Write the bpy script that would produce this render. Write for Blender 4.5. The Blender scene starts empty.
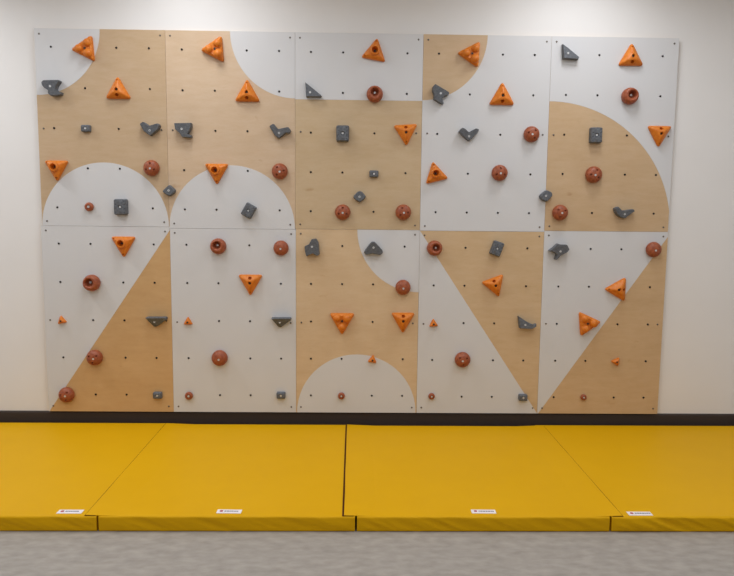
import bpy, bmesh, math, random
from mathutils import Vector, Matrix, noise
random.seed(4)
S = bpy.context.scene
COL = S.collection
PI = math.pi

# ------------------------------------------------------------------ helpers
def link(name, me, mat, parent=None):
    o = bpy.data.objects.new(name, me); COL.objects.link(o)
    if mat is not None:
        me.materials.clear(); me.materials.append(mat)
    if parent is not None: o.parent = parent
    return o

def finish(name, bm, sharp=40, smooth=True):
    bmesh.ops.remove_doubles(bm, verts=bm.verts, dist=1e-6)
    bmesh.ops.recalc_face_normals(bm, faces=bm.faces)
    me = bpy.data.meshes.new(name); bm.to_mesh(me); bm.free()
    if smooth:
        me.polygons.foreach_set('use_smooth', [True]*len(me.polygons))
        me.set_sharp_from_angle(angle=math.radians(sharp))
    return me

def tag(o, label, cat, group=None, kind=None):
    o['label'] = label; o['category'] = cat
    if group: o['group'] = group
    if kind: o['kind'] = kind

def empty(name, loc):
    o = bpy.data.objects.new(name, None); COL.objects.link(o)
    o.location = loc; o.empty_display_size = .05
    return o

def box(bm, x0, x1, y0, y1, z0, z1):
    vs = [bm.verts.new((x, y, z)) for x in (x0, x1) for y in (y0, y1) for z in (z0, z1)]
    for f in ((0,1,3,2),(4,6,7,5),(0,4,5,1),(2,3,7,6),(0,2,6,4),(1,5,7,3)):
        bm.faces.new([vs[i] for i in f])
    return vs

def loft(bm, rings, cap0=True, cap1=True):
    """rings: lists of equally many Vectors."""
    R = [[bm.verts.new(v) for v in r] for r in rings]
    n = len(R[0])
    for a, b in zip(R, R[1:]):
        for i in range(n):
            bm.faces.new((a[i], a[(i+1) % n], b[(i+1) % n], b[i]))
    caps = []
    if cap0: caps.append(bm.faces.new(R[0][::-1]))
    if cap1: caps.append(bm.faces.new(R[-1]))
    for c in caps: c.normal_update()
    if caps: bmesh.ops.triangulate(bm, faces=caps)

def circ(r, d, n=40, ox=0, oz=0):
    return [Vector((ox + r*math.cos(2*PI*i/n), -d, oz + r*math.sin(2*PI*i/n))) for i in range(n)]

def round_poly(pts, r, seg=5):
    out = []; n = len(pts)
    for i in range(n):
        p = Vector(pts[i]); a = Vector(pts[i-1]); b = Vector(pts[(i+1) % n])
        da = (a-p); db = (b-p)
        ra = min(r, da.length*.45); rb = min(r, db.length*.45)
        A = p + da.normalized()*ra; B = p + db.normalized()*rb
        for k in range(seg+1):
            t = k/seg
            out.append((1-t)**2*A + 2*t*(1-t)*p + t*t*B)
    return out

def inset(poly, k):
    n = len(poly); out = []
    area = sum(poly[i-1].x*poly[i].y - poly[i].x*poly[i-1].y for i in range(n))
    sg = 1 if area > 0 else -1
    for i in range(n):
        t = (poly[(i+1) % n]-poly[i-1])
        if t.length < 1e-9: out.append(poly[i].copy()); continue
        t.normalize(); out.append(poly[i] + sg*k*Vector((-t.y, t.x)))
    return out

def boolean(me, cut_bm, op='DIFFERENCE'):
    cm = bpy.data.meshes.new('cut')
    bmesh.ops.recalc_face_normals(cut_bm, faces=cut_bm.faces)
    cut_bm.to_mesh(cm); cut_bm.free()
    a = bpy.data.objects.new('a', me); b = bpy.data.objects.new('b', cm)
    COL.objects.link(a); COL.objects.link(b)
    m = a.modifiers.new('b', 'BOOLEAN'); m.operation = op; m.object = b; m.solver = 'EXACT'
    dg = bpy.context.evaluated_depsgraph_get(); dg.update()
    out = bpy.data.meshes.new_from_object(a.evaluated_get(dg))
    bpy.data.objects.remove(a); bpy.data.objects.remove(b); bpy.data.meshes.remove(cm)
    return out

def smooth_me(me, ang=38):
    me.polygons.foreach_set('use_smooth', [True]*len(me.polygons))
    me.set_sharp_from_angle(angle=math.radians(ang))
    return me

def balls(spots):
    bm = bmesh.new()
    for x, d, z, r in spots:
        bmesh.ops.create_uvsphere(bm, u_segments=18, v_segments=12, radius=r,
                                  matrix=Matrix.Translation((x, -d, z)))
    return bm

# ------------------------------------------------------------------ materials
def srgb(*c):
    return tuple((v/255/12.92 if v/255 <= .04045 else ((v/255+.055)/1.055)**2.4) for v in c) + (1,)

def mat(name, col, rough=.5, spec=.5, metal=0, var=None, scale=40, stretch=(1,1,1), bump=0, bscale=None, detail=3, coat=0):
    m = bpy.data.materials.new(name); m.use_nodes = True
    nt = m.node_tree; b = nt.nodes['Principled BSDF']
    b.inputs['Base Color'].default_value = col
    b.inputs['Roughness'].default_value = rough
    b.inputs['Specular IOR Level'].default_value = spec
    b.inputs['Metallic'].default_value = metal
    b.inputs['Coat Weight'].default_value = coat
    tc = nt.nodes.new('ShaderNodeTexCoord'); mp = nt.nodes.new('ShaderNodeMapping')
    mp.inputs['Scale'].default_value = stretch
    nt.links.new(tc.outputs['Object'], mp.inputs['Vector'])
    nz = nt.nodes.new('ShaderNodeTexNoise'); nz.inputs['Scale'].default_value = scale; nz.inputs['Detail'].default_value = detail
    nt.links.new(mp.outputs['Vector'], nz.inputs['Vector'])
    if var is not None:
        cr = nt.nodes.new('ShaderNodeValToRGB')
        cr.color_ramp.elements[0].position = .3; cr.color_ramp.elements[1].position = .7
        cr.color_ramp.elements[0].color = var; cr.color_ramp.elements[1].color = col
        nt.links.new(nz.outputs['Fac'], cr.inputs['Fac']); nt.links.new(cr.outputs['Color'], b.inputs['Base Color'])
    if bump:
        n2 = nt.nodes.new('ShaderNodeTexNoise'); n2.inputs['Scale'].default_value = bscale or scale; n2.inputs['Detail'].default_value = 4
        nt.links.new(tc.outputs['Object'], n2.inputs['Vector'])
        bp = nt.nodes.new('ShaderNodeBump'); bp.inputs['Strength'].default_value = bump; bp.inputs['Distance'].default_value = .002
        nt.links.new(n2.outputs['Fac'], bp.inputs['Height']); nt.links.new(bp.outputs['Normal'], b.inputs['Normal'])
    return m

def birch_mat(tint):
    m = mat('birch plywood', srgb(216,187,150), rough=.42, spec=.4)
    nt = m.node_tree; b = nt.nodes['Principled BSDF']; L = nt.links.new
    tc = nt.nodes.new('ShaderNodeTexCoord')
    def nz(scale, st, det=4, dist=0):
        mp = nt.nodes.new('ShaderNodeMapping'); mp.inputs['Scale'].default_value = st
        oi = nt.nodes.new('ShaderNodeObjectInfo'); ad = nt.nodes.new('ShaderNodeVectorMath'); ad.operation = 'ADD'
        mu = nt.nodes.new('ShaderNodeMath'); mu.operation = 'MULTIPLY'; mu.inputs[1].default_value = 37.0
        L(oi.outputs['Random'], mu.inputs[0]); L(tc.outputs['Object'], ad.inputs[0]); L(mu.outputs[0], ad.inputs[1])
        L(ad.outputs[0], mp.inputs['Vector'])
        n = nt.nodes.new('ShaderNodeTexNoise'); n.inputs['Scale'].default_value = scale; n.inputs['Detail'].default_value = det
        n.inputs['Distortion'].default_value = dist
        L(mp.outputs['Vector'], n.inputs['Vector']); return n.outputs['Fac']
    def ramp(f, c0, c1, p0, p1):
        r = nt.nodes.new('ShaderNodeValToRGB'); e = r.color_ramp.elements
        e[0].position = p0; e[1].position = p1; e[0].color = c0; e[1].color = c1
        L(f, r.inputs['Fac']); return r.outputs['Color']
    def mult(a, bb):
        x = nt.nodes.new('ShaderNodeMix'); x.data_type = 'RGBA'; x.blend_type = 'MULTIPLY'; x.inputs[0].default_value = 1
        L(a, x.inputs[6]); L(bb, x.inputs[7]); return x.outputs[2]
    grain = ramp(nz(7, (1.2, 1, 5), 6, .3), BIRCH0, BIRCH1, .3, .72)
    cloud = ramp(nz(3.2, (1, 1, 1.6), 3, .8), (.94,.925,.90,1), (1,1,1,1), .30, .66)
    fleck = ramp(nz(60, (.6, 1, 3.5), 2), (.97,.96,.94,1), (1,1,1,1), .3, .5)
    knots = ramp(nz(7.5, (1, 1, 2.0), 2), (1,1,1,1), (.86,.78,.7,1), .715, .80)
    rgb = nt.nodes.new('ShaderNodeRGB'); rgb.outputs[0].default_value = tuple(tint) + (1,)
    L(mult(mult(mult(mult(grain, cloud), fleck), knots), rgb.outputs[0]), b.inputs['Base Color'])
    return m
BIRCH0 = srgb(201,173,138); BIRCH1 = srgb(206,180,147)

M = {
 'wall':  mat('painted plaster wall', srgb(233,230,227), rough=.7, spec=.3, var=srgb(230,227,224), scale=2.5, bump=.08, bscale=180),
 'ceiling': mat('white ceiling', srgb(225,225,222), rough=.8),
 'floor': mat('concrete grey vinyl', srgb(169,162,154), rough=.5, spec=.3, var=srgb(148,142,134), scale=17, stretch=(.8,1.5,1), bump=.04, bscale=60, detail=8),
 'base':  mat('dark rubber skirting', srgb(56,46,41), rough=.55, spec=.3),
 'white': mat('white laminate', srgb(211,210,210), rough=.4, spec=.4, var=srgb(209,208,208), scale=3),
 'orange': mat('orange resin', srgb(224,132,40), rough=.45, spec=.4, var=srgb(206,108,24), scale=60, bump=.25, bscale=220),
 'terra': mat('terracotta resin', srgb(168,92,58), rough=.45, spec=.4, var=srgb(134,66,40), scale=70, bump=.3, bscale=220),
 'grey':  mat('grey resin', srgb(106,109,114), rough=.55, spec=.4, var=srgb(80,83,88), scale=90, bump=.5, bscale=260),
 'steel': mat('bolt steel', srgb(222,222,222), rough=.45, metal=.55),
 'black_bolt': mat('oxide black bolt', srgb(70,58,52), rough=.45, metal=.4),
 'zinc':  mat('dark zinc', srgb(62,58,55), rough=.5, metal=.6),
 'screw': mat('screw head', srgb(110,102,94), rough=.45, metal=.5),
 'yellow': mat('yellow vinyl', srgb(219,166,2), rough=.5, spec=.14, var=srgb(216,163,1), scale=5, bump=.12, bscale=500),
 'hook':  mat('maroon hook and seam shade strip', srgb(72,28,22), rough=.9, spec=.1),
 'label': mat('white label', srgb(238,232,232), rough=.5),
 'ink':   mat('grey ink', srgb(105,100,112), rough=.6),
 'red':   mat('red ink', srgb(170,60,70), rough=.6),
}

# every sheet of plywood has its own tone
TONE = {(0,0): (.93,.92,.92), (0,1): (1.05,1.07,1.16), (0,2): (.95,.97,.96), (0,3): (.99,.97,.95), (0,4): (.97,.93,.88),
        (1,0): (1.0,.86,.64), (1,1): (1,1,1), (1,2): (1.10,1.10,1.08), (1,3): (1.04,1.02,.96), (1,4): (1.0,.94,.84)}
# ------------------------------------------------------------------ setting
FL, FR, FB = -2.2, 6.2, -7.0      # room sides and back
WY = .025                         # wall plane; the panels' faces lie on y = 0
CH = 3.13
def struct(name, m, x0, x1, y0, y1, z0, z1):
    bm = bmesh.new(); box(bm, x0, x1, y0, y1, z0, z1)
    o = link(name, finish(name, bm, smooth=False), m); o['kind'] = 'structure'
    return o
struct('floor', M['floor'], FL, FR, FB, WY, -.1, 0)
struct('wall_back', M['wall'], FL, FR, WY+.0012, WY+.12, -.1, CH+.1)
struct('wall_left', M['wall'], FL-.12, FL, FB, WY+.12, -.1, CH+.1)
struct('wall_right', M['wall'], FR, FR+.12, FB, WY+.12, -.1, CH+.1)
struct('wall_front', M['wall'], FL-.12, FR+.12, FB-.12, FB, -.1, CH+.1)
struct('ceiling', M['ceiling'], FL, FR, FB, WY, CH, CH+.1)
# skirting with a rounded top edge, along the climbing wall
bm = bmesh.new()
prof = [(WY+.0012, 0), (WY-.013, 0), (WY-.012, .122), (WY-.010, .1305), (WY-.006, .1345), (WY+.0012, .136)]
a = [bm.verts.new((FL, y, z)) for y, z in prof]; b = [bm.verts.new((FR, y, z)) for y, z in prof]
for i in range(len(prof)):
    j = (i+1) % len(prof); bm.faces.new((a[i], a[j], b[j], b[i]))
bm.faces.new(a); bm.faces.new(b[::-1])
o = link('baseboard_back', finish('baseboard', bm), M['base']); o['kind'] = 'structure'

# ------------------------------------------------------------------ holds: table of kind, place on the wall (m), turn (deg), size
HOLDS = [  # centres, sizes and outlines back-projected from image pixels onto the wall plane
 (1, 'T', 'lobed', 0.3154, 2.437, -26, 0.1522),
 (2, 'T', 'pocket', 0.5049, 2.1856, 0, 0.1509),
 (3, 'O', 'wing', 0.1069, 2.1963, 0, [(-556, 138), (-578, 322), (-446, 434), (-32, 455), (494, 462), (505, 374), (331, 150), (247, -73), (317, -205), (578, -253), (572, -401), (307, -457), (-107, -462), (-230, -338), (-208, -153), (-428, -23)]),
 (4, 'B', 'stub', 0.3003, 1.9553, 0, (0.0634, 0.0454)),
 (5, 'O', 'vee', 0.7019, 1.956, 0, [(-607, 302), (-401, 424), (-43, 176), (502, 343), (607, 211), (493, -31), (10, -424), (-389, -135)]),
 (6, 'T', 'cup', 0.1083, 1.7122, 60, 0.1444),
 (7, 'R', 'dome', 0.7005, 1.7166, 0, 0.0499),
 (8, 'O', 'nub', 0.8087, 1.5774, 0, [(-390, -18), (28, 368), (390, 32), (360, -105), (40, -368), (-365, -113)]),
 (9, 'R', 'disc', 0.3023, 1.4708, 0, 0.0289),
 (10, 'B', 'block', 0.5044, 1.4717, 0, (0.0818, 0.1004)),
 (11, 'T', 'cup', 0.5105, 1.2392, 60, 0.1509),
 (12, 'R', 'cup', 0.3051, 0.9881, 150, 0.0532),
 (13, 'T', 'small', 0.1006, 0.7421, 10, 0.0652),
 (14, 'O', 'ledge', 0.7115, 0.7396, 0, [(-662, 306), (636, 316), (662, 202), (-49, -315), (-189, -316)]),
 (15, 'R', 'dome', 0.305, 0.5029, 60, 0.0513),
 (16, 'R', 'dome', 0.1155, 0.2551, 80, 0.0502),
 (17, 'B', 'stub', 0.7032, 0.2539, 0, (0.0634, 0.0491)),
 (18, 'T', 'lobed', 1.1091, 2.4448, -26, 0.154),
 (19, 'T', 'pocket', 1.304, 2.1797, 0, 0.153),
 (20, 'O', 'wing', 0.9064, 1.9508, 0, [(-528, 408), (528, 448), (524, 221), (411, -48), (272, -223), (514, -314), (512, -448), (-71, -428), (-202, -189), (-468, 35)]),
 (21, 'O', 'vee', 1.5083, 1.9524, 0, [(-655, 309), (-403, 446), (-120, 114), (507, 256), (655, 68), (620, -101), (335, -104), (-66, -446), (-350, -225)]),
 (22, 'T', 'cup', 1.1073, 1.7032, 60, 0.1471),
 (23, 'R', 'dome', 1.5044, 1.7054, 30, 0.0503),
 (24, 'B', 'block', 1.3076, 1.4568, -30, (0.0714, 0.0863)),
 (25, 'R', 'cup', 1.1121, 1.2297, 120, 0.0507),
 (26, 'R', 'knob', 1.5101, 1.222, 0, 0.0484),
 (27, 'T', 'pocket', 1.313, 1.0025, 180, 0.1526),
 (28, 'T', 'small', 0.9086, 0.74, 0, 0.0659),
 (29, 'O', 'ledge', 1.5109, 0.7418, 0, [(-632, 300), (632, 310), (632, 196), (-31, -309), (-171, -310)]),
 (30, 'R', 'knob', 1.1103, 0.5046, 0, 0.0517),
 (31, 'R', 'disc', 0.906, 0.2512, 0, 0.0269),
 (32, 'B', 'stub', 1.5063, 0.2581, 0, (0.0622, 0.0486)),
 (33, 'T', 'cup', 2.0938, 2.4417, -10, 0.1495),
 (34, 'O', 'wedge', 1.7159, 2.2086, 0, [(-516, 443), (516, -377), (489, -430), (-448, -443)]),
 (35, 'R', 'cup', 2.0977, 2.1874, 90, 0.0511),
 (36, 'B', 'block', 1.8992, 1.9441, 0, (0.0808, 0.0994)),
 (37, 'T', 'pocket', 2.2959, 1.9597, 184, 0.1468),
 (38, 'B', 'stub', 2.098, 1.6964, 0, (0.0602, 0.0456)),
 (39, 'O', 'nub', 2.008, 1.5513, 0, [(-393, 7), (-95, 331), (101, 356), (393, 50), (337, -100), (27, -356), (-299, -153)]),
 (40, 'R', 'dome', 1.9024, 1.4535, 0, 0.0495),
 (41, 'R', 'dome', 2.2883, 1.4575, 20, 0.0497),
 (42, 'O', 'wing', 1.7091, 1.2273, 0, [(-476, 76), (-196, 201), (-26, 531), (254, 570), (401, 328), (476, -440), (318, -528), (73, -371), (-195, -471), (-354, -570), (-439, -290)]),
 (43, 'O', 'vee', 2.1002, 1.2257, 0, [(-600, -277), (-480, -55), (-118, 412), (65, 414), (561, -107), (600, -266), (443, -414), (-49, -321), (-476, -398)]),
 (44, 'R', 'knob', 2.2943, 0.9756, 0, 0.049),
 (45, 'T', 'lobed', 1.9029, 0.7552, 60, 0.159),
 (46, 'T', 'pocket', 2.2979, 0.7638, 180, 0.1503),
 (47, 'T', 'small', 2.1027, 0.4973, -8, 0.0628),
 (48, 'R', 'disc', 1.9014, 0.255, 0, 0.0237),
 (49, 'T', 'lobed', 2.6986, 2.4405, -33, 0.1529),
 (50, 'T', 'pocket', 2.896, 2.1809, 0, 0.1567),
 (51, 'O', 'wing', 2.5089, 2.1903, 0, [(-369, 605), (524, 117), (510, -2), (122, -167), (84, -286), (213, -564), (115, -605), (-447, -294), (-412, -54), (-524, 222), (-504, 460)]),
 (52, 'O', 'vee', 2.691, 1.9471, 0, [(-629, 167), (-427, 405), (-249, 333), (-2, 121), (430, 373), (629, 311), (547, 128), (34, -405), (-381, -99)]),
 (53, 'R', 'dome', 3.0903, 1.9545, -40, 0.05),
 (54, 'T', 'cup', 2.4899, 1.6968, 14, 0.1429),
 (55, 'R', 'dome', 2.8963, 1.7114, 0, 0.0509),
 (56, 'O', 'nub', 3.1942, 1.5698, 0, [(-412, -16), (-175, 206), (41, 373), (381, 213), (412, 15), (71, -373), (-269, -256)]),
 (57, 'R', 'cup', 2.492, 1.2305, 20, 0.0494),
 (58, 'B', 'block', 2.8923, 1.2319, -19, (0.0692, 0.093)),
 (59, 'T', 'pocket', 2.8872, 0.9986, 201, 0.1454),
 (60, 'T', 'small', 2.4971, 0.7387, 4, 0.0647),
 (61, 'O', 'wedge', 3.1059, 0.7548, 0, [(-594, 414), (-419, 267), (-70, 41), (393, -184), (594, -91), (567, -263), (288, -414), (-486, -385)]),
 (62, 'R', 'dome', 2.6916, 0.5032, -60, 0.0511),
 (63, 'R', 'disc', 2.4947, 0.2553, 0, 0.0223),
 (64, 'B', 'stub', 3.0983, 0.2514, 0, (0.0611, 0.0503)),
 (65, 'O', 'wedge', 3.3137, 2.4612, 0, [(-527, 466), (-242, 240), (527, -349), (485, -466), (-453, -421)]),
 (66, 'T', 'pocket', 3.6995, 2.4313, 0, 0.1537),
 (67, 'R', 'cup', 3.701, 2.1969, 45, 0.0519),
 (68, 'T', 'pocket', 3.9048, 1.9716, 180, 0.1498),
 (69, 'B', 'block', 3.4968, 1.9529, 0, (0.0753, 0.0982)),
 (70, 'R', 'dome', 3.4969, 1.7076, -20, 0.0525),
 (71, 'R', 'dome', 3.2924, 1.4654, 50, 0.0501),
 (72, 'O', 'vee', 3.7001, 1.4702, 0, [(-644, 239), (-449, 374), (-154, 100), (402, 184), (569, 219), (644, 75), (415, -60), (62, -374), (-303, -267), (-541, -14)]),
 (73, 'O', 'wing', 3.2907, 1.2147, 0, [(-107, 526), (143, 461), (480, 465), (651, 164), (501, -27), (116, -232), (-131, -526), (-247, -437), (-111, -178), (-286, -34), (-651, 74), (-410, 233)]),
 (74, 'R', 'knob', 3.909, 1.2348, 0, 0.0494),
 (75, 'T', 'pocket', 3.6947, 0.9742, 90, 0.1526),
 (76, 'T', 'lobed', 3.5, 0.7498, 36, 0.1565),
 (77, 'T', 'small', 3.7066, 0.4955, -35, 0.0625),
 (78, 'R', 'disc', 3.5018, 0.2538, 0, 0.021),
]
LABELS = {
 1: "orange three-lobed triangle hold pointing left in the white quarter circle at the wall's top-left corner",
 2: 'orange pyramid triangle hold pointing up on bare birch of the leftmost top panel',
 3: 'grey horn-shaped hold on the lower edge of the white quarter circle at the far left',
 4: 'tiny grey block hold alone on the birch of the leftmost top panel',
 5: 'grey boomerang hold at the right edge of the leftmost top panel, above a terracotta dome',
 6: 'orange triangle hold with a cup, pointing down left of the first white arch',
 7: 'terracotta dome hold on birch beside the right shoulder of the first white arch',
 8: 'small grey diamond hold on the birch between the two white arches',
 9: 'small terracotta disc hold inside the first white arch, beside a grey block',
 10: 'upright grey rectangular block hold inside the first white arch',
 11: "orange triangle hold with a cup, pointing down just below the first white arch's panel seam",
 12: 'terracotta cup hold with a deep dark hole on the white of the bottom-left panel',
 13: 'small orange triangle hold low at the left edge of the bottom-left panel',
 14: 'flat-topped grey ledge hold on the birch triangle of the bottom-left panel',
 15: 'terracotta dome hold on the slanted white and birch border of the bottom-left panel',
 16: 'terracotta dome hold in the very bottom-left corner of the climbing wall',
 17: 'tiny grey block hold at the bottom right corner of the bottom-left birch triangle',
 18: 'orange three-lobed triangle hold pointing left on birch at the top of the second panel',
 19: 'orange pyramid triangle hold pointing up beside the curved white of the second top panel',
 20: 'grey horn-shaped hold on birch at the left edge of the second top panel',
 21: 'grey boomerang hold on birch below the curved white corner of the second top panel',
 22: 'orange triangle hold with a cup, pointing down over the top of the second white arch',
 23: 'terracotta dome hold on birch beside the right shoulder of the second white arch',
 24: 'tilted grey rectangular block hold inside the second white arch',
 25: 'terracotta cup hold with a dark hole at the top left of the all-white bottom panel',
 26: 'smooth terracotta knob hold at the top right of the all-white bottom panel',
 27: 'orange triangle hold pointing straight down in the middle of the all-white bottom panel',
 28: 'small orange triangle hold at the left edge of the all-white bottom panel',
 29: 'flat-topped grey ledge hold at the right edge of the all-white bottom panel',
 30: 'smooth terracotta knob hold in the lower part of the all-white bottom panel',
 31: 'small terracotta disc hold at the bottom left of the all-white bottom panel',
 32: 'tiny grey block hold at the bottom right of the all-white bottom panel',
 33: 'orange triangle hold with a cup, pointing up in the white strip atop the middle panel',
 34: "grey right-angled wedge hold in the left end of the middle panel's white strip",
 35: 'terracotta cup hold with a dark hole on the lower edge of the middle white strip',
 36: "upright grey rectangular block hold on birch below the middle panel's white strip",
 37: 'orange triangle hold pointing down at the right edge of the top middle birch',
 38: 'tiny grey block hold in the centre of the top middle birch',
 39: 'small grey diamond hold low on the top middle birch, between two domes',
 40: 'terracotta dome hold at lower left of the grey diamond on the top middle birch',
 41: 'terracotta dome hold in the lower right corner of the top middle birch',
 42: 'grey horn-shaped hold at the top left of the middle bottom panel',
 43: 'grey upturned boomerang hold in the white quarter circle of the middle bottom panel',
 44: "smooth terracotta knob hold on the lower curve of the middle bottom panel's white quarter circle",
 45: 'orange three-lobed triangle hold pointing down above the white half circle at the bottom',
 46: 'orange pyramid triangle hold pointing down at the right edge of the middle bottom panel',
 47: 'small orange triangle hold on the rim of the white half circle at the bottom',
 48: 'small terracotta disc hold inside the white half circle at the bottom',
 49: 'orange three-lobed triangle hold pointing left in the birch quarter circle of the fourth top panel',
 50: 'orange pyramid triangle hold pointing up on the white of the fourth top panel',
 51: 'tilted grey horn-shaped hold at the lower left of the birch quarter circle',
 52: 'grey boomerang hold on white in the fourth top panel',
 53: 'terracotta dome hold at the right edge of the fourth top panel, level with the boomerang',
 54: 'orange triangle hold with a cup at the left edge of the fourth top panel',
 55: "terracotta dome hold alone in the centre of the fourth top panel's white",
 56: 'small grey diamond hold on the seam between the fourth and rightmost top panels',
 57: "terracotta cup hold with a dark hole atop the fourth bottom panel's slanted edge",
 58: "tilted grey rectangular block hold at the top of the fourth bottom panel's birch triangle",
 59: 'orange triangle hold pointing left on the birch triangle of the fourth bottom panel',
 60: 'small orange triangle hold at the left edge of the fourth bottom panel',
 61: 'grey wedge hold with a long tail at the right edge of the fourth bottom panel',
 62: 'large terracotta dome hold on the white of the fourth bottom panel',
 63: 'small terracotta disc hold at the bottom left of the fourth bottom panel',
 64: "tiny grey block hold at the bottom tip of the fourth bottom panel's birch triangle",
 65: 'grey right-angled wedge hold at the top left of the rightmost top panel',
 66: 'orange pyramid triangle hold pointing up at the top of the rightmost top panel',
 67: 'terracotta cup hold with a dark hole below the rightmost upward orange triangle',
 68: 'orange triangle hold pointing down in the white right of the large birch quarter disc',
 69: 'upright grey rectangular block hold near the top of the large birch quarter disc',
 70: 'terracotta dome hold in the middle of the large birch quarter disc',
 71: 'terracotta dome hold in the lower left corner of the large birch quarter disc',
 72: 'grey boomerang hold near the bottom of the large birch quarter disc',
 73: 'grey horn-shaped hold on white at the top left of the bottom-right panel',
 74: 'smooth terracotta knob hold at the top right corner of the bottom-right panel',
 75: 'orange triangle hold pointing left on the slanted edge of the bottom-right panel',
 76: 'orange three-lobed triangle hold pointing right on white beside the slanted edge, bottom-right panel',
 77: 'small orange triangle hold on the birch triangle of the bottom-right panel',
 78: 'small terracotta disc hold at the bottom of the bottom-right birch triangle',
}

# ------------------------------------------------------------------ climbing panels
W, H, ZT = .8, 1.20865, 2.5577
DZ, MG = .24556, .11321
SEAM = [[-.001, .800, 1.600, 2.397, 3.199, 4.002], [-.010, .803, 1.604, 2.3975, 3.199, 4.004]]
OFF = [[(-.0011,.0033),(.0012,-.001),(-.0013,-.004),(-.0045,-.0024),(.0017,.003)],
       [(-.0009,.0008),(.0069,.0009),(.001,.002),(-.0062,-.0015),(.0047,-.0018)]]
SZ = [0, -.008, -.005, -.008, -.001]       # middle joint shifted per column, amounts taken from image pixels
def arc(cx, cv, r, a0, a1, n=40):           # u right, v down, angles in degrees (0 = right, 90 = down)
    return [(cx + r*math.cos(math.radians(a0+(a1-a0)*i/n)), cv + r*math.sin(math.radians(a0+(a1-a0)*i/n))) for i in range(n+1)]

def inside(p, poly):
    c = False; j = len(poly)-1
    for i in range(len(poly)):
        (xi, yi), (xj, yj) = poly[i], poly[j]
        if (yi > p[1]) != (yj > p[1]) and p[0] < (xj-xi)*(p[1]-yi)/(yj-yi)+xi: c = not c
        j = i
    return c
def edge_dist(p, poly):
    d = 9; p = Vector(p)
    for i in range(len(poly)):
        a, b = Vector(poly[i-1]), Vector(poly[i]); ab = b-a
        t = 0 if ab.length < 1e-9 else max(0, min(1, (p-a).dot(ab)/ab.length_squared))
        d = min(d, (p-a-ab*t).length)
    return d

def plate(name, poly, holes, y0, y1, m, parent, r=.0063):
    """flat board cut to poly (u, v from the panel's top left), drilled at holes; front face at y0, back at y1."""
    bm = bmesh.new(); loops = [[(u, v) for u, v in poly]]
    for h in holes:
        if inside(h, poly) and edge_dist(h, poly) > r + .0015:
            loops.append([(h[0]+r*math.cos(2*PI*k/14), h[1]+r*math.sin(2*PI*k/14)) for k in range(14)])
    edges = []; fl = []
    for lp in loops:
        vs = [bm.verts.new((u, y0, -v)) for u, v in lp]; fl.append(vs)
        for i in range(len(vs)): edges.append(bm.edges.new((vs[i-1], vs[i])))
    bmesh.ops.triangle_fill(bm, use_beauty=True, use_dissolve=False, edges=edges)
    front = list(bm.faces); back = {}
    for vs in fl:
        for v in vs: back[v] = bm.verts.new((v.co.x, y1, v.co.z))
    for f in front: bm.faces.new([back[v] for v in reversed(f.verts)])
    for vs in fl:
        for i in range(len(vs)):
            a, b = vs[i-1], vs[i]
            bm.faces.new((a, b, back[b], back[a]))
    me = finish(name, bm, smooth=False)
    return link(name, me, m, parent)

# one T-nut (flange ring and dark bore) and one screw head, shared by all copies
bm = bmesh.new()
loft(bm, [circ(.0066, -.0005, 16), circ(.0066, .0014, 16), circ(.0052, .0014, 16), circ(.0052, -.010, 16)], False, True)
TNUT = finish('t_nut', bm); TNUT.materials.append(M['zinc'])
bm = bmesh.new()
loft(bm, [circ(.0058, -.0005, 16), circ(.0058, .0012, 16), circ(.0045, .0022, 16), circ(.0022, .0022, 16), circ(.0018, .0008, 16)], True, True)
SCREW = finish('screw', bm); SCREW.materials.append(M['screw'])

q = W/2
def semi(Hh): return arc(.4, Hh, .4, 180, 360)
FACES = {   # white laminate outlines per panel
 (0,0): lambda w,h: [[(0,0),(.4,0)]+arc(0,0,.4,0,90)[1:], arc(w/2,h,w/2-.001,180,360)],
 (0,1): lambda w,h: [[(w,0)]+arc(w,0,.4,90,180), arc(w/2,h,w/2-.001,180,360)],
 (0,2): lambda w,h: [[(0,0),(w,0),(w,.405),(0,.405)]],
 (0,3): lambda w,h: [[(w,0),(w,h),(0,h)]+arc(0,0,.4,90,0)],
 (0,4): lambda w,h: [[(0,0),(w,0),(w,h-.813*math.sin(math.acos(w/.813)))]+arc(0,h,.813,-math.degrees(math.acos(w/.813)),-90)[1:]],
 (1,0): lambda w,h: [[(0,0),(w,0),(w,.02),(.004,h),(0,h)]],
 (1,1): lambda w,h: [[(0,0),(w,0),(w,h),(0,h)]],
 (1,2): lambda w,h: [[(w,0)]+arc(w,0,.4,90,180), arc(w/2,h,w/2-.006,180,360)],
 (1,3): lambda w,h: [[(0,0),(w,h),(0,h)]],
 (1,4): lambda w,h: [[(0,0),(w,0),(w,.03),(.006,h),(0,h)]],
}
PLAB = {
 (0,0): "leftmost top climbing panel, birch with a white quarter circle above a white arch",
 (0,1): "second top climbing panel, birch with a curved white top right corner above a white arch",
 (0,2): "middle top climbing panel, birch with a straight white strip along its top",
 (0,3): "fourth top climbing panel, white with a birch quarter circle in its top left corner",
 (0,4): "rightmost top climbing panel, white with one large birch quarter disc",
 (1,0): "leftmost bottom climbing panel, white with a birch triangle at its lower right",
 (1,1): "all-white climbing panel, second in the bottom row",
 (1,2): "middle bottom climbing panel, birch with a white half circle standing on its lower edge",
 (1,3): "fourth bottom climbing panel, white with a birch triangle at its upper right",
 (1,4): "rightmost bottom climbing panel, white upper left and birch lower right",
}
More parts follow.
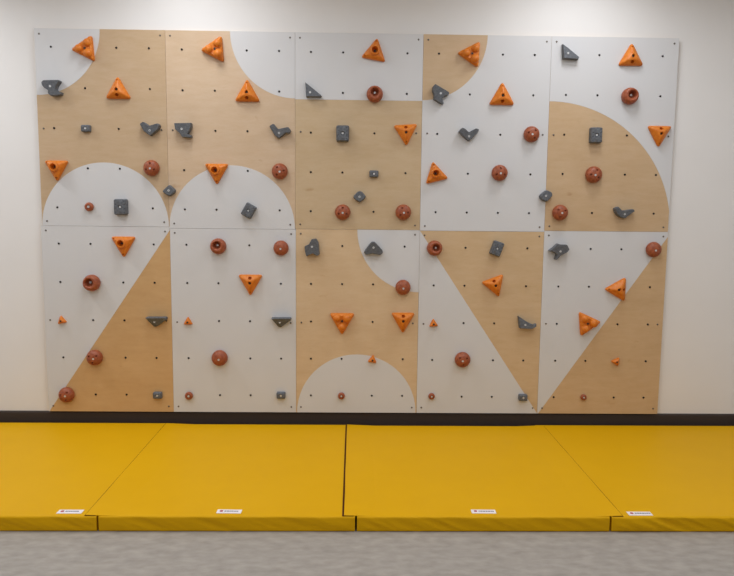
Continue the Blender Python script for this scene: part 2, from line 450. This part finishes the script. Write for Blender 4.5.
for row in (0, 1):
    for c in range(5):
        x0 = SEAM[row][c] + .0006; x1 = SEAM[row][c+1] - .0006
        zt = ZT if row == 0 else ZT - H - .0005 + SZ[c]
        hh = H - .0008 + (-SZ[c] if row == 0 else SZ[c]); w = x1-x0
        root = empty('climbing_panel', (x0, 0, zt))
        tag(root, PLAB[(row, c)], 'climbing panel', 'panels of the climbing wall')
        ox, oz = OFF[row][c]; cells = []
        for i in range(4):
            for j in range(5):
                X = (c*4+i+.5)*.2 + ox; Z = ZT - row*H - MG - j*DZ + oz
                if any(math.hypot(h[3]-X, h[4]-Z) < .075 and h[2] != 'nub' for h in HOLDS): continue
                cells.append((X-x0, zt-Z))
        plate('birch_board', [(0,0),(w,0),(w,hh),(0,hh)], cells, 0, WY, birch_mat(TONE[(row, c)]), root)
        for poly in FACES[(row, c)](w, hh):
            plate('white_face', poly, cells, -.0006, 0, M['white'], root)
        for u, v in cells:
            o = link('t_nut', TNUT, None, root); o.location = (u, -.0006, -v)
        for u, v in ((.030,.033 if row == 0 else .029),(w-.030,.033 if row == 0 else .029),(.034,H/2),(w-.034,H/2),(.031,hh-(.029 if row == 0 else .036)),(w-.031,hh-(.029 if row == 0 else .036))):
            o = link('screw', SCREW, None, root); o.location = (u, -.0006, -v)

# ------------------------------------------------------------------ hold prototypes (base on y = 0, growing towards -y)
def tri_loop(R, d, k=.012, oz=0):
    P = [(R*math.cos(math.radians(a)), R*math.sin(math.radians(a))) for a in (90, 210, 330)]
    return [Vector((p.x, -d, p.y+oz)) for p in round_poly(P, k*1.7*min(1, R/.088), 6)]

R0 = .158/math.sqrt(3)
def tri_pocket():
    bm = bmesh.new()
    loft(bm, [tri_loop(R0, 0), tri_loop(R0, .010), tri_loop(R0*.965, .016), tri_loop(R0*.80, .026, .016), tri_loop(R0*.60, .036, .019), tri_loop(R0*.44, .042, .020), tri_loop(R0*.30, .0452, .02), tri_loop(R0*.15, .0462, .02)])
    me = finish('triangle', bm)
    me = boolean(me, balls([(0, .036, -.027, .0125), (0, .050, .006, .0120), (0, .022, .062, .0065), (.034, .027, -.024, .005), (-.010, .043, .026, .005)]))
    me = boolean(me, balls([(0, .023, -.0245, .0112), (0, .037, .006, .0104)]))
    return smooth_me(me, 50)
def tri_cup():
    bm = bmesh.new()
    loft(bm, [tri_loop(R0, 0), tri_loop(R0, .010), tri_loop(R0*.955, .018), tri_loop(R0*.70, .030), tri_loop(R0*.55, .034), tri_loop(R0*.3, .036)])
    me = finish('triangle', bm)
    bm = bmesh.new(); z = .008
    loft(bm, [circ(.034, .004, 36, 0, z), circ(.0335, .028, 36, 0, z), circ(.031, .046, 36, 0, z), circ(.027, .053, 36, 0, z), circ(.023, .054, 36, 0, z)])
    me = boolean(me, bm, 'UNION')
    bm = bmesh.new()
    loft(bm, [circ(.011, .012, 30, 0, z), circ(.014, .018, 30, 0, z), circ(.0185, .045, 30, 0, z), circ(.0215, .056, 30, 0, z), circ(.023, .07, 30, 0, z)])
    me = boolean(me, bm)
    me = boolean(me, balls([(0, .022, .064, .007), (-.055, .021, -.032, .007), (.055, .021, -.032, .004)]))
    return smooth_me(me, 50)
def tri_lobed():
    bm = bmesh.new()
    loft(bm, [tri_loop(R0, 0), tri_loop(R0, .012), tri_loop(R0*.95, .021), tri_loop(R0*.72, .029), tri_loop(R0*.4, .027)])
    me = finish('triangle', bm)
    sp = []
    for k, a in enumerate((90, 210, 330)):
        r = .0245 if k < 2 else .0265; q_ = .036
        sp.append((q_*math.cos(math.radians(a)), (.0255 if k < 2 else .031), q_*math.sin(math.radians(a)), r))
    me = boolean(me, balls(sp), 'UNION')
    return smooth_me(me, 40)
def tri_small():
    bm = bmesh.new(); R = .060/math.sqrt(3)
    def tl(s, d): return tri_loop(R*s, d, .016)
    loft(bm, [tl(1.04, 0), tl(1.04, .006), tl(.93, .014), tl(.62, .022), tl(.35, .025), tl(.1, .026)])
    me = finish('small', bm); me = boolean(me, balls([(0, .027, -.001, .006)]))
    return smooth_me(me, 45)
def dome(pockets=True):
    bm = bmesh.new(); R = .05
    pr = [(.94,0),(1,.008),(1,.016),(.96,.025),(.87,.034),(.74,.041),(.56,.0465),(.36,.0495),(.15,.0505)]
    loft(bm, [circ(R*r, d) for r, d in pr])
    me = finish('dome', bm)
    sp = [(0, .054, -.004, .009)]
    if pockets: sp += [(.026*math.cos(math.radians(a)), .0445, .026*math.sin(math.radians(a)), .0078) for a in (90, 205, 335)]
    me = boolean(me, balls(sp))
    return smooth_me(me, 45)
def cup():
    bm = bmesh.new(); R = .05; pr = [(.94,0,0),(1,.010,0),(1,.022,0),(.95,.034,.0),(.86,.044,.001),(.74,.0505,.003),(.62,.0525,.005),(.52,.050,.0065),(.45,.043,.0075),(.40,.030,.008),(.34,.018,.008),(.26,.014,.008)]
    loft(bm, [circ(R*r, d, 40, 0, o) for r, d, o in pr])
    return finish('cup', bm, 60)
def disc():
    bm = bmesh.new(); R = .025; pr = [(.94,0),(1,.004),(1,.012),(.92,.019),(.72,.0225),(.46,.0225),(.38,.017),(.2,.017)]
    loft(bm, [circ(R*r, d, 28) for r, d in pr])
    return finish('disc', bm, 60)
def block(w, h, depth, r, dimples=True):
    bm = bmesh.new(); P = round_poly([(-w/2,-h/2),(w/2,-h/2),(w/2,h/2),(-w/2,h/2)], r, 5)
    def ring(s, d): return [Vector((p.x, -d, p.y)) for p in inset(P, s)]
    loft(bm, [ring(0, 0), ring(0, depth*.55), ring(r*.12, depth*.80), ring(r*.35, depth*.94), ring(r*.62, depth)])
    me = finish('block', bm)
    if dimples:
        sp = [(sx*w*.33, depth+.0035, sz*h*t, .0065) for sx in (-1, 1) for sz in (-1, 1) for t in (.35, .12)]
        sp += [(0, depth+.004, .40*h, .006), (0, depth+.004, -.40*h, .006), (0, depth+.002, 0, .0125)]
    else: sp = [(0, depth+.002, 0, .010)]
    me = boolean(me, balls(sp))
    return smooth_me(me, 45)
def slab(outline, depth, r=.006, tilt=0, bev=.008):
    P = [Vector((a*1e-4, b*1e-4)) for a, b in outline]
    P = round_poly(inset(P, -.002 if r > .005 else -.001), r, 4)
    hz = max(abs(p.y) for p in P)
    bm = bmesh.new()
    def ring(s, k):
        Q = inset(P, s)
        return [Vector((p.x, -depth*k*(1+tilt*p.y/hz), p.y)) for p in Q]
    loft(bm, [ring(0, 0), ring(0, .5), ring(bev*.25, .75), ring(bev*.6, .92), ring(bev, 1)])
    me = finish('slab', bm)
    return me

bm = bmesh.new()
loft(bm, [circ(.0068, 0, 14), circ(.0068, .006, 14), circ(.006, .0072, 14), circ(.0034, .0072, 14), circ(.0030, .0052, 14)])
BOLT = finish('bolt', bm); BOLT.materials.append(M['steel'])
DARK = BOLT.copy(); DARK.materials.clear(); DARK.materials.append(M['black_bolt'])

PROTO = {('T','pocket'): tri_pocket(), ('T','cup'): tri_cup(), ('T','lobed'): tri_lobed(), ('T','small'): tri_small(),
         ('R','dome'): dome(), ('R','knob'): dome(False), ('R','cup'): cup(), ('R','disc'): disc(),
         ('B','block'): block(.075, .096, .040, .012), ('B','stub'): block(.058, .044, .026, .010, False)}
MATS = {'T': 'orange', 'R': 'terra', 'B': 'grey', 'O': 'grey'}
for k, me in PROTO.items():
    me.materials.clear(); me.materials.append(M[MATS[k[0]]])
NAME = {'pocket': 'triangle_hold', 'cup': 'triangle_hold', 'lobed': 'triangle_hold', 'small': 'small_triangle_hold', 'dome': 'dome_hold',
        'knob': 'dome_hold', 'disc': 'disc_hold', 'block': 'block_hold', 'stub': 'small_block_hold', 'wing': 'horn_hold', 'vee': 'boomerang_hold',
        'wedge': 'wedge_hold', 'ledge': 'ledge_hold', 'nub': 'diamond_hold'}
GROUP = {'T': 'orange triangle holds', 'R': 'round terracotta holds', 'B': 'grey block holds', 'O': 'grey shaped holds'}
BD = {'pocket': (.0285, .006), 'cup': (.012, .008), 'lobed': (.024, 0), 'small': (.019, -.001), 'dome': (.043, -.004), 'knob': (.043, -.004),
      'cup_r': (.014, .008), 'disc': (.016, 0), 'block': (.030, 0), 'stub': (.019, 0)}
SLAB = {'wing': (.042, .0045, .12, .0027), 'vee': (.040, .007, .15, .0040), 'wedge': (.034, .006, -.1, .0035), 'ledge': (.036, .006, .55, .0032), 'nub': (.032, .012, .0, .006)}
BOLTAT = {3: (-.005,.008), 20: (-.006,.006), 51: (-.002,.004), 73: (.006,.004), 42: (0,.006), 5: (0,-.010), 21: (-.005,-.012), 52: (0,-.012), 72: (0,-.010),
          43: (0,.006), 34: (-.020,-.018), 65: (-.019,-.012), 61: (-.016,-.015), 14: (-.010,.004), 29: (-.008,.004), 8: (0,0), 39: (0,0), 56: (-.002,0)}
for n, fam, kind, X, Z, rot, size in HOLDS:
    if fam == 'O':
        d, r, t, bev = SLAB[kind]
        me = slab(size, d, r, t, bev); bx, bz = BOLTAT[n]
        me.materials.clear(); me.materials.append(M['grey'])
        o = link(NAME[kind], me, None); bd = d*(1+t*bz/.03) - .0055
        bpos = (bx, -bd, bz)
    else:
        o = link('cup_hold' if (fam, kind) == ('R', 'cup') else NAME[kind], PROTO[(fam, kind)], None)
        if fam == 'T': s = size/.15 if kind != 'small' else 1
        elif kind == 'disc': s = size/.0262
        elif fam == 'R': s = size/.05
        else: s = 1
        o.scale = (s, s, s)
        if kind == 'block': o.scale = (size[0]/.075, 1, size[1]/.096)
        d, z = BD['cup_r' if (fam, kind) == ('R', 'cup') else kind]; bpos = (0, -d, z)
    a = rot - 90 if (fam, kind) == ('R', 'cup') else rot
    o.rotation_euler = (0, -math.radians(a), 0)
    o.location = (X, -.0007, Z)
    tag(o, LABELS[n], 'climbing hold', GROUP[fam])
    b = link('bolt', DARK if fam == 'T' else BOLT, None, o); b.location = bpos

# ------------------------------------------------------------------ floor mats
MT = .0735
def cover_mesh(w, y0, y1, seed):
    """soft rounded mat: profile across y/z swept along x with creased front side."""
    prof = []; r = .010
    nz_, ny = 10, 26
    for i in range(nz_+1): prof.append((y1, r*.6 + (MT-r*1.6)*i/nz_, 'f'))
    for k in range(1, 5):
        a = k/5*PI/2; prof.append((y1 + r*(1-math.cos(a)), MT-r+r*math.sin(a), 'e'))
    for i in range(ny+1): prof.append((y1+r + (y0-y1-2*r)*i/ny, MT, 't'))
    for k in range(1, 5):
        a = k/5*PI/2; prof.append((y0-r+r*math.sin(a), MT-r+r*math.cos(a), 'b'))
    prof.append((y0, MT-r, 'b')); prof.append((y0, .004, 'b')); prof.append((y0-.004, 0, 'b')); prof.append((y1+.006, 0, 'u')); prof.append((y1+.002, .002, 'u'))
    nx = 110; bm = bmesh.new(); rows = []
    for i in range(nx+1):
        x = w*i/nx; e = min(1, min(x, w-x)/.05); row = []
        for y, z, t in prof:
            dy = dz = 0
            if t in 'fe':
                zz = z/MT
                A = (.7, .6, .8, 1.25)[seed-1]
                s = noise.noise(Vector((x*5 + z*14, seed*7.3, z*3)))*.009 + (abs(noise.noise(Vector((x*11 + z*24, seed*3.1+5, z*4))))-.25)*.014
                dy = A*s*e*(.15+.85*math.sin(PI*min(1, max(.05, zz))))
            if t == 't':
                k = min(1, min(y-y1, y0-y)/.12)
                dz = -.0016*k*e*(1+noise.noise(Vector((x*2.2, y*2.2, seed*9.1))))
            if t in 'fe': dy += .001*(1-z/MT)
            if t == 'u': dy += .001
            row.append(bm.verts.new((x, y+dy, max(0, z+dz))))
        rows.append(row)
    for a, b in zip(rows, rows[1:]):
        for j in range(len(prof)):
            k = (j+1) % len(prof); bm.faces.new((a[j], a[k], b[k], b[j]))
    bm.faces.new(rows[0]); bm.faces.new(rows[-1][::-1])
    return finish('cover', bm, 50)

def flap(root, x0, x1, y0, y1, edge, hook):
    """thin cover strip lying over the neighbouring mat, with the hook strip under it, its dark rim put in as seam shade."""
    bm = bmesh.new(); n = 30; z0, z1 = MT + .0012, MT + .0042
    rows = []
    for i in range(n+1):
        y = y1 + (y0-y1)*i/n; dx = .0016*noise.noise(Vector((y*4, x0*3, 2)))
        a, b = (x0+dx, x1) if edge < 0 else (x0, x1+dx)
        za, zb = (z1, MT-.0024) if edge < 0 else (MT-.0024, z1)       # the inner edge runs into the cover's own top
        rows.append([bm.verts.new(v) for v in ((a, y, za-(.003 if edge < 0 else .0003)), (b, y, zb-(.003 if edge > 0 else .0003)), (b, y, zb), (a, y, za))])
    for p, q_ in zip(rows, rows[1:]):
        for j in range(4): bm.faces.new((p[j], p[(j+1) % 4], q_[(j+1) % 4], q_[j]))
    bm.faces.new(rows[0]); bm.faces.new(rows[-1][::-1])
    f = link('flap', finish('flap', bm, smooth=False), M['yellow'], root)
    bm = bmesh.new(); h0, h1 = (x0-hook, x0+.046) if edge < 0 else (x1-.046, x1+hook)  # dark rim past the flap edge stands in for the seam's shadow
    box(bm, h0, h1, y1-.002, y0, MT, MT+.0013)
    h = link('hook_shade_strip', finish('hook', bm, smooth=False), M['hook'], f); h['label'] = 'maroon hook and seam shade strip under the flap'

MATX = [(-.46, .8182), (.8182, 1.9946), (1.9946, 3.1710), (3.1710, 4.62)]
YB = [-.026, -.044, -.058, -.034]; YF = -1.401
TAGS = [(.622, -1.347, .114), (1.35, -1.341, .114), (2.533, -1.338, .114), (3.262, -1.358, .112)]
MLAB = ["leftmost yellow gym mat, running out of the picture at the left, on the grey floor",
        "yellow gym mat second from the left, its left flap lying over the leftmost mat",
        "yellow gym mat right of the dark open seam, flaps over both of its neighbours",
        "rightmost yellow gym mat, with deep creases along its front side"]
for i, (x0, x1) in enumerate(MATX):
    root = empty('gym_mat', (x0, 0, 0)); tag(root, MLAB[i], 'mat', 'yellow gym mats')
    g = .0048; w = x1-x0-2*g
    c = link('cover', cover_mesh(w, YB[i], YF, i+1), M['yellow'], root); c.location.x = g
    F = .0547
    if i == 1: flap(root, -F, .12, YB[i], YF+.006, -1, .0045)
    if i == 2:
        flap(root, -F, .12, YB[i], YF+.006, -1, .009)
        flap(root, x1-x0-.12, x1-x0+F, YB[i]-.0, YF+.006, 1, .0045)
    tx, ty, tw = TAGS[i]
    zt = MT + (.0043 if False else .0002)
    bm = bmesh.new(); box(bm, 0, tw, 0, .040, 0, .0012)
    t = link('label_tag', finish('label', bm, smooth=False), M['label'], root); t.location = (tx-x0, ty-.029, zt)
    t.rotation_euler.z = math.radians((0, -1.5, -1, 0)[i])
    bm = bmesh.new(); bmesh.ops.create_cone(bm, cap_ends=True, segments=20, radius1=.0085, radius2=.0085, depth=.0006, matrix=Matrix.Translation((.020, .023, .0014)))
    link('logo_mark', finish('logo', bm, smooth=False), M['red'], t)
    bm = bmesh.new(); xx = .034
    for k in range(7):
        l = random.uniform(.005, .011); box(bm, xx, xx+l, .018, .027, .0011, .0016); xx += l+.002
    link('print_line', finish('print', bm, smooth=False), M['ink'], t)

# ------------------------------------------------------------------ lights: ceiling panels of the hall
def lamp(x, y, sx, sy, e, spread=180, col=(.95,.985,1.04)):
    l = bpy.data.lights.new('ceiling_lamp', 'AREA'); l.shape = 'RECTANGLE'; l.size = sx; l.size_y = sy
    l.energy = e; l.color = col; l.spread = math.radians(spread)
    o = bpy.data.objects.new('ceiling_lamp', l); COL.objects.link(o); o.location = (x, y, CH-.02)
    return o
for lx, e in ((-.95, 14.5), (.97, 8.6), (3.33, 8.6)):          # downlights close to the climbing wall
    lamp(lx, -.6, .45, .45, e, 150)
for ly in (-1.5, -3.2, -4.9):                                  # rows of long ceiling panels over the hall
    for lx in (-.8, 1.1, 2.9, 4.8):
        lamp(lx, ly, 1.2, .6, 9.9, 180)

w = bpy.data.worlds.new('World'); S.world = w; w.use_nodes = True
w.node_tree.nodes['Background'].inputs[0].default_value = (.5,.5,.5,1)
w.node_tree.nodes['Background'].inputs[1].default_value = .2

# ------------------------------------------------------------------ camera
cam = bpy.data.cameras.new('camera'); co = bpy.data.objects.new('camera', cam); COL.objects.link(co)
rt = Vector((.9997628950, -.0191142737, .0104306429)); up = Vector((-.0082054643, .1130024330, .9935608288)); fw = Vector((.0201698817, .9934108388, -.1128187981))
co.matrix_world = Matrix(((rt.x, up.x, -fw.x, 1.97279), (rt.y, up.y, -fw.y, -4.40417), (rt.z, up.z, -fw.z, 1.46837), (0, 0, 0, 1)))
cam.sensor_fit = 'HORIZONTAL'; cam.sensor_width = 36; cam.lens = 686/734*36
cam.clip_start = .05
S.camera = co
vs = S.view_settings; vs.view_transform = 'Standard'; vs.look = 'None'; vs.gamma = 1; vs.use_curve_mapping = False
vs.exposure = 0.0
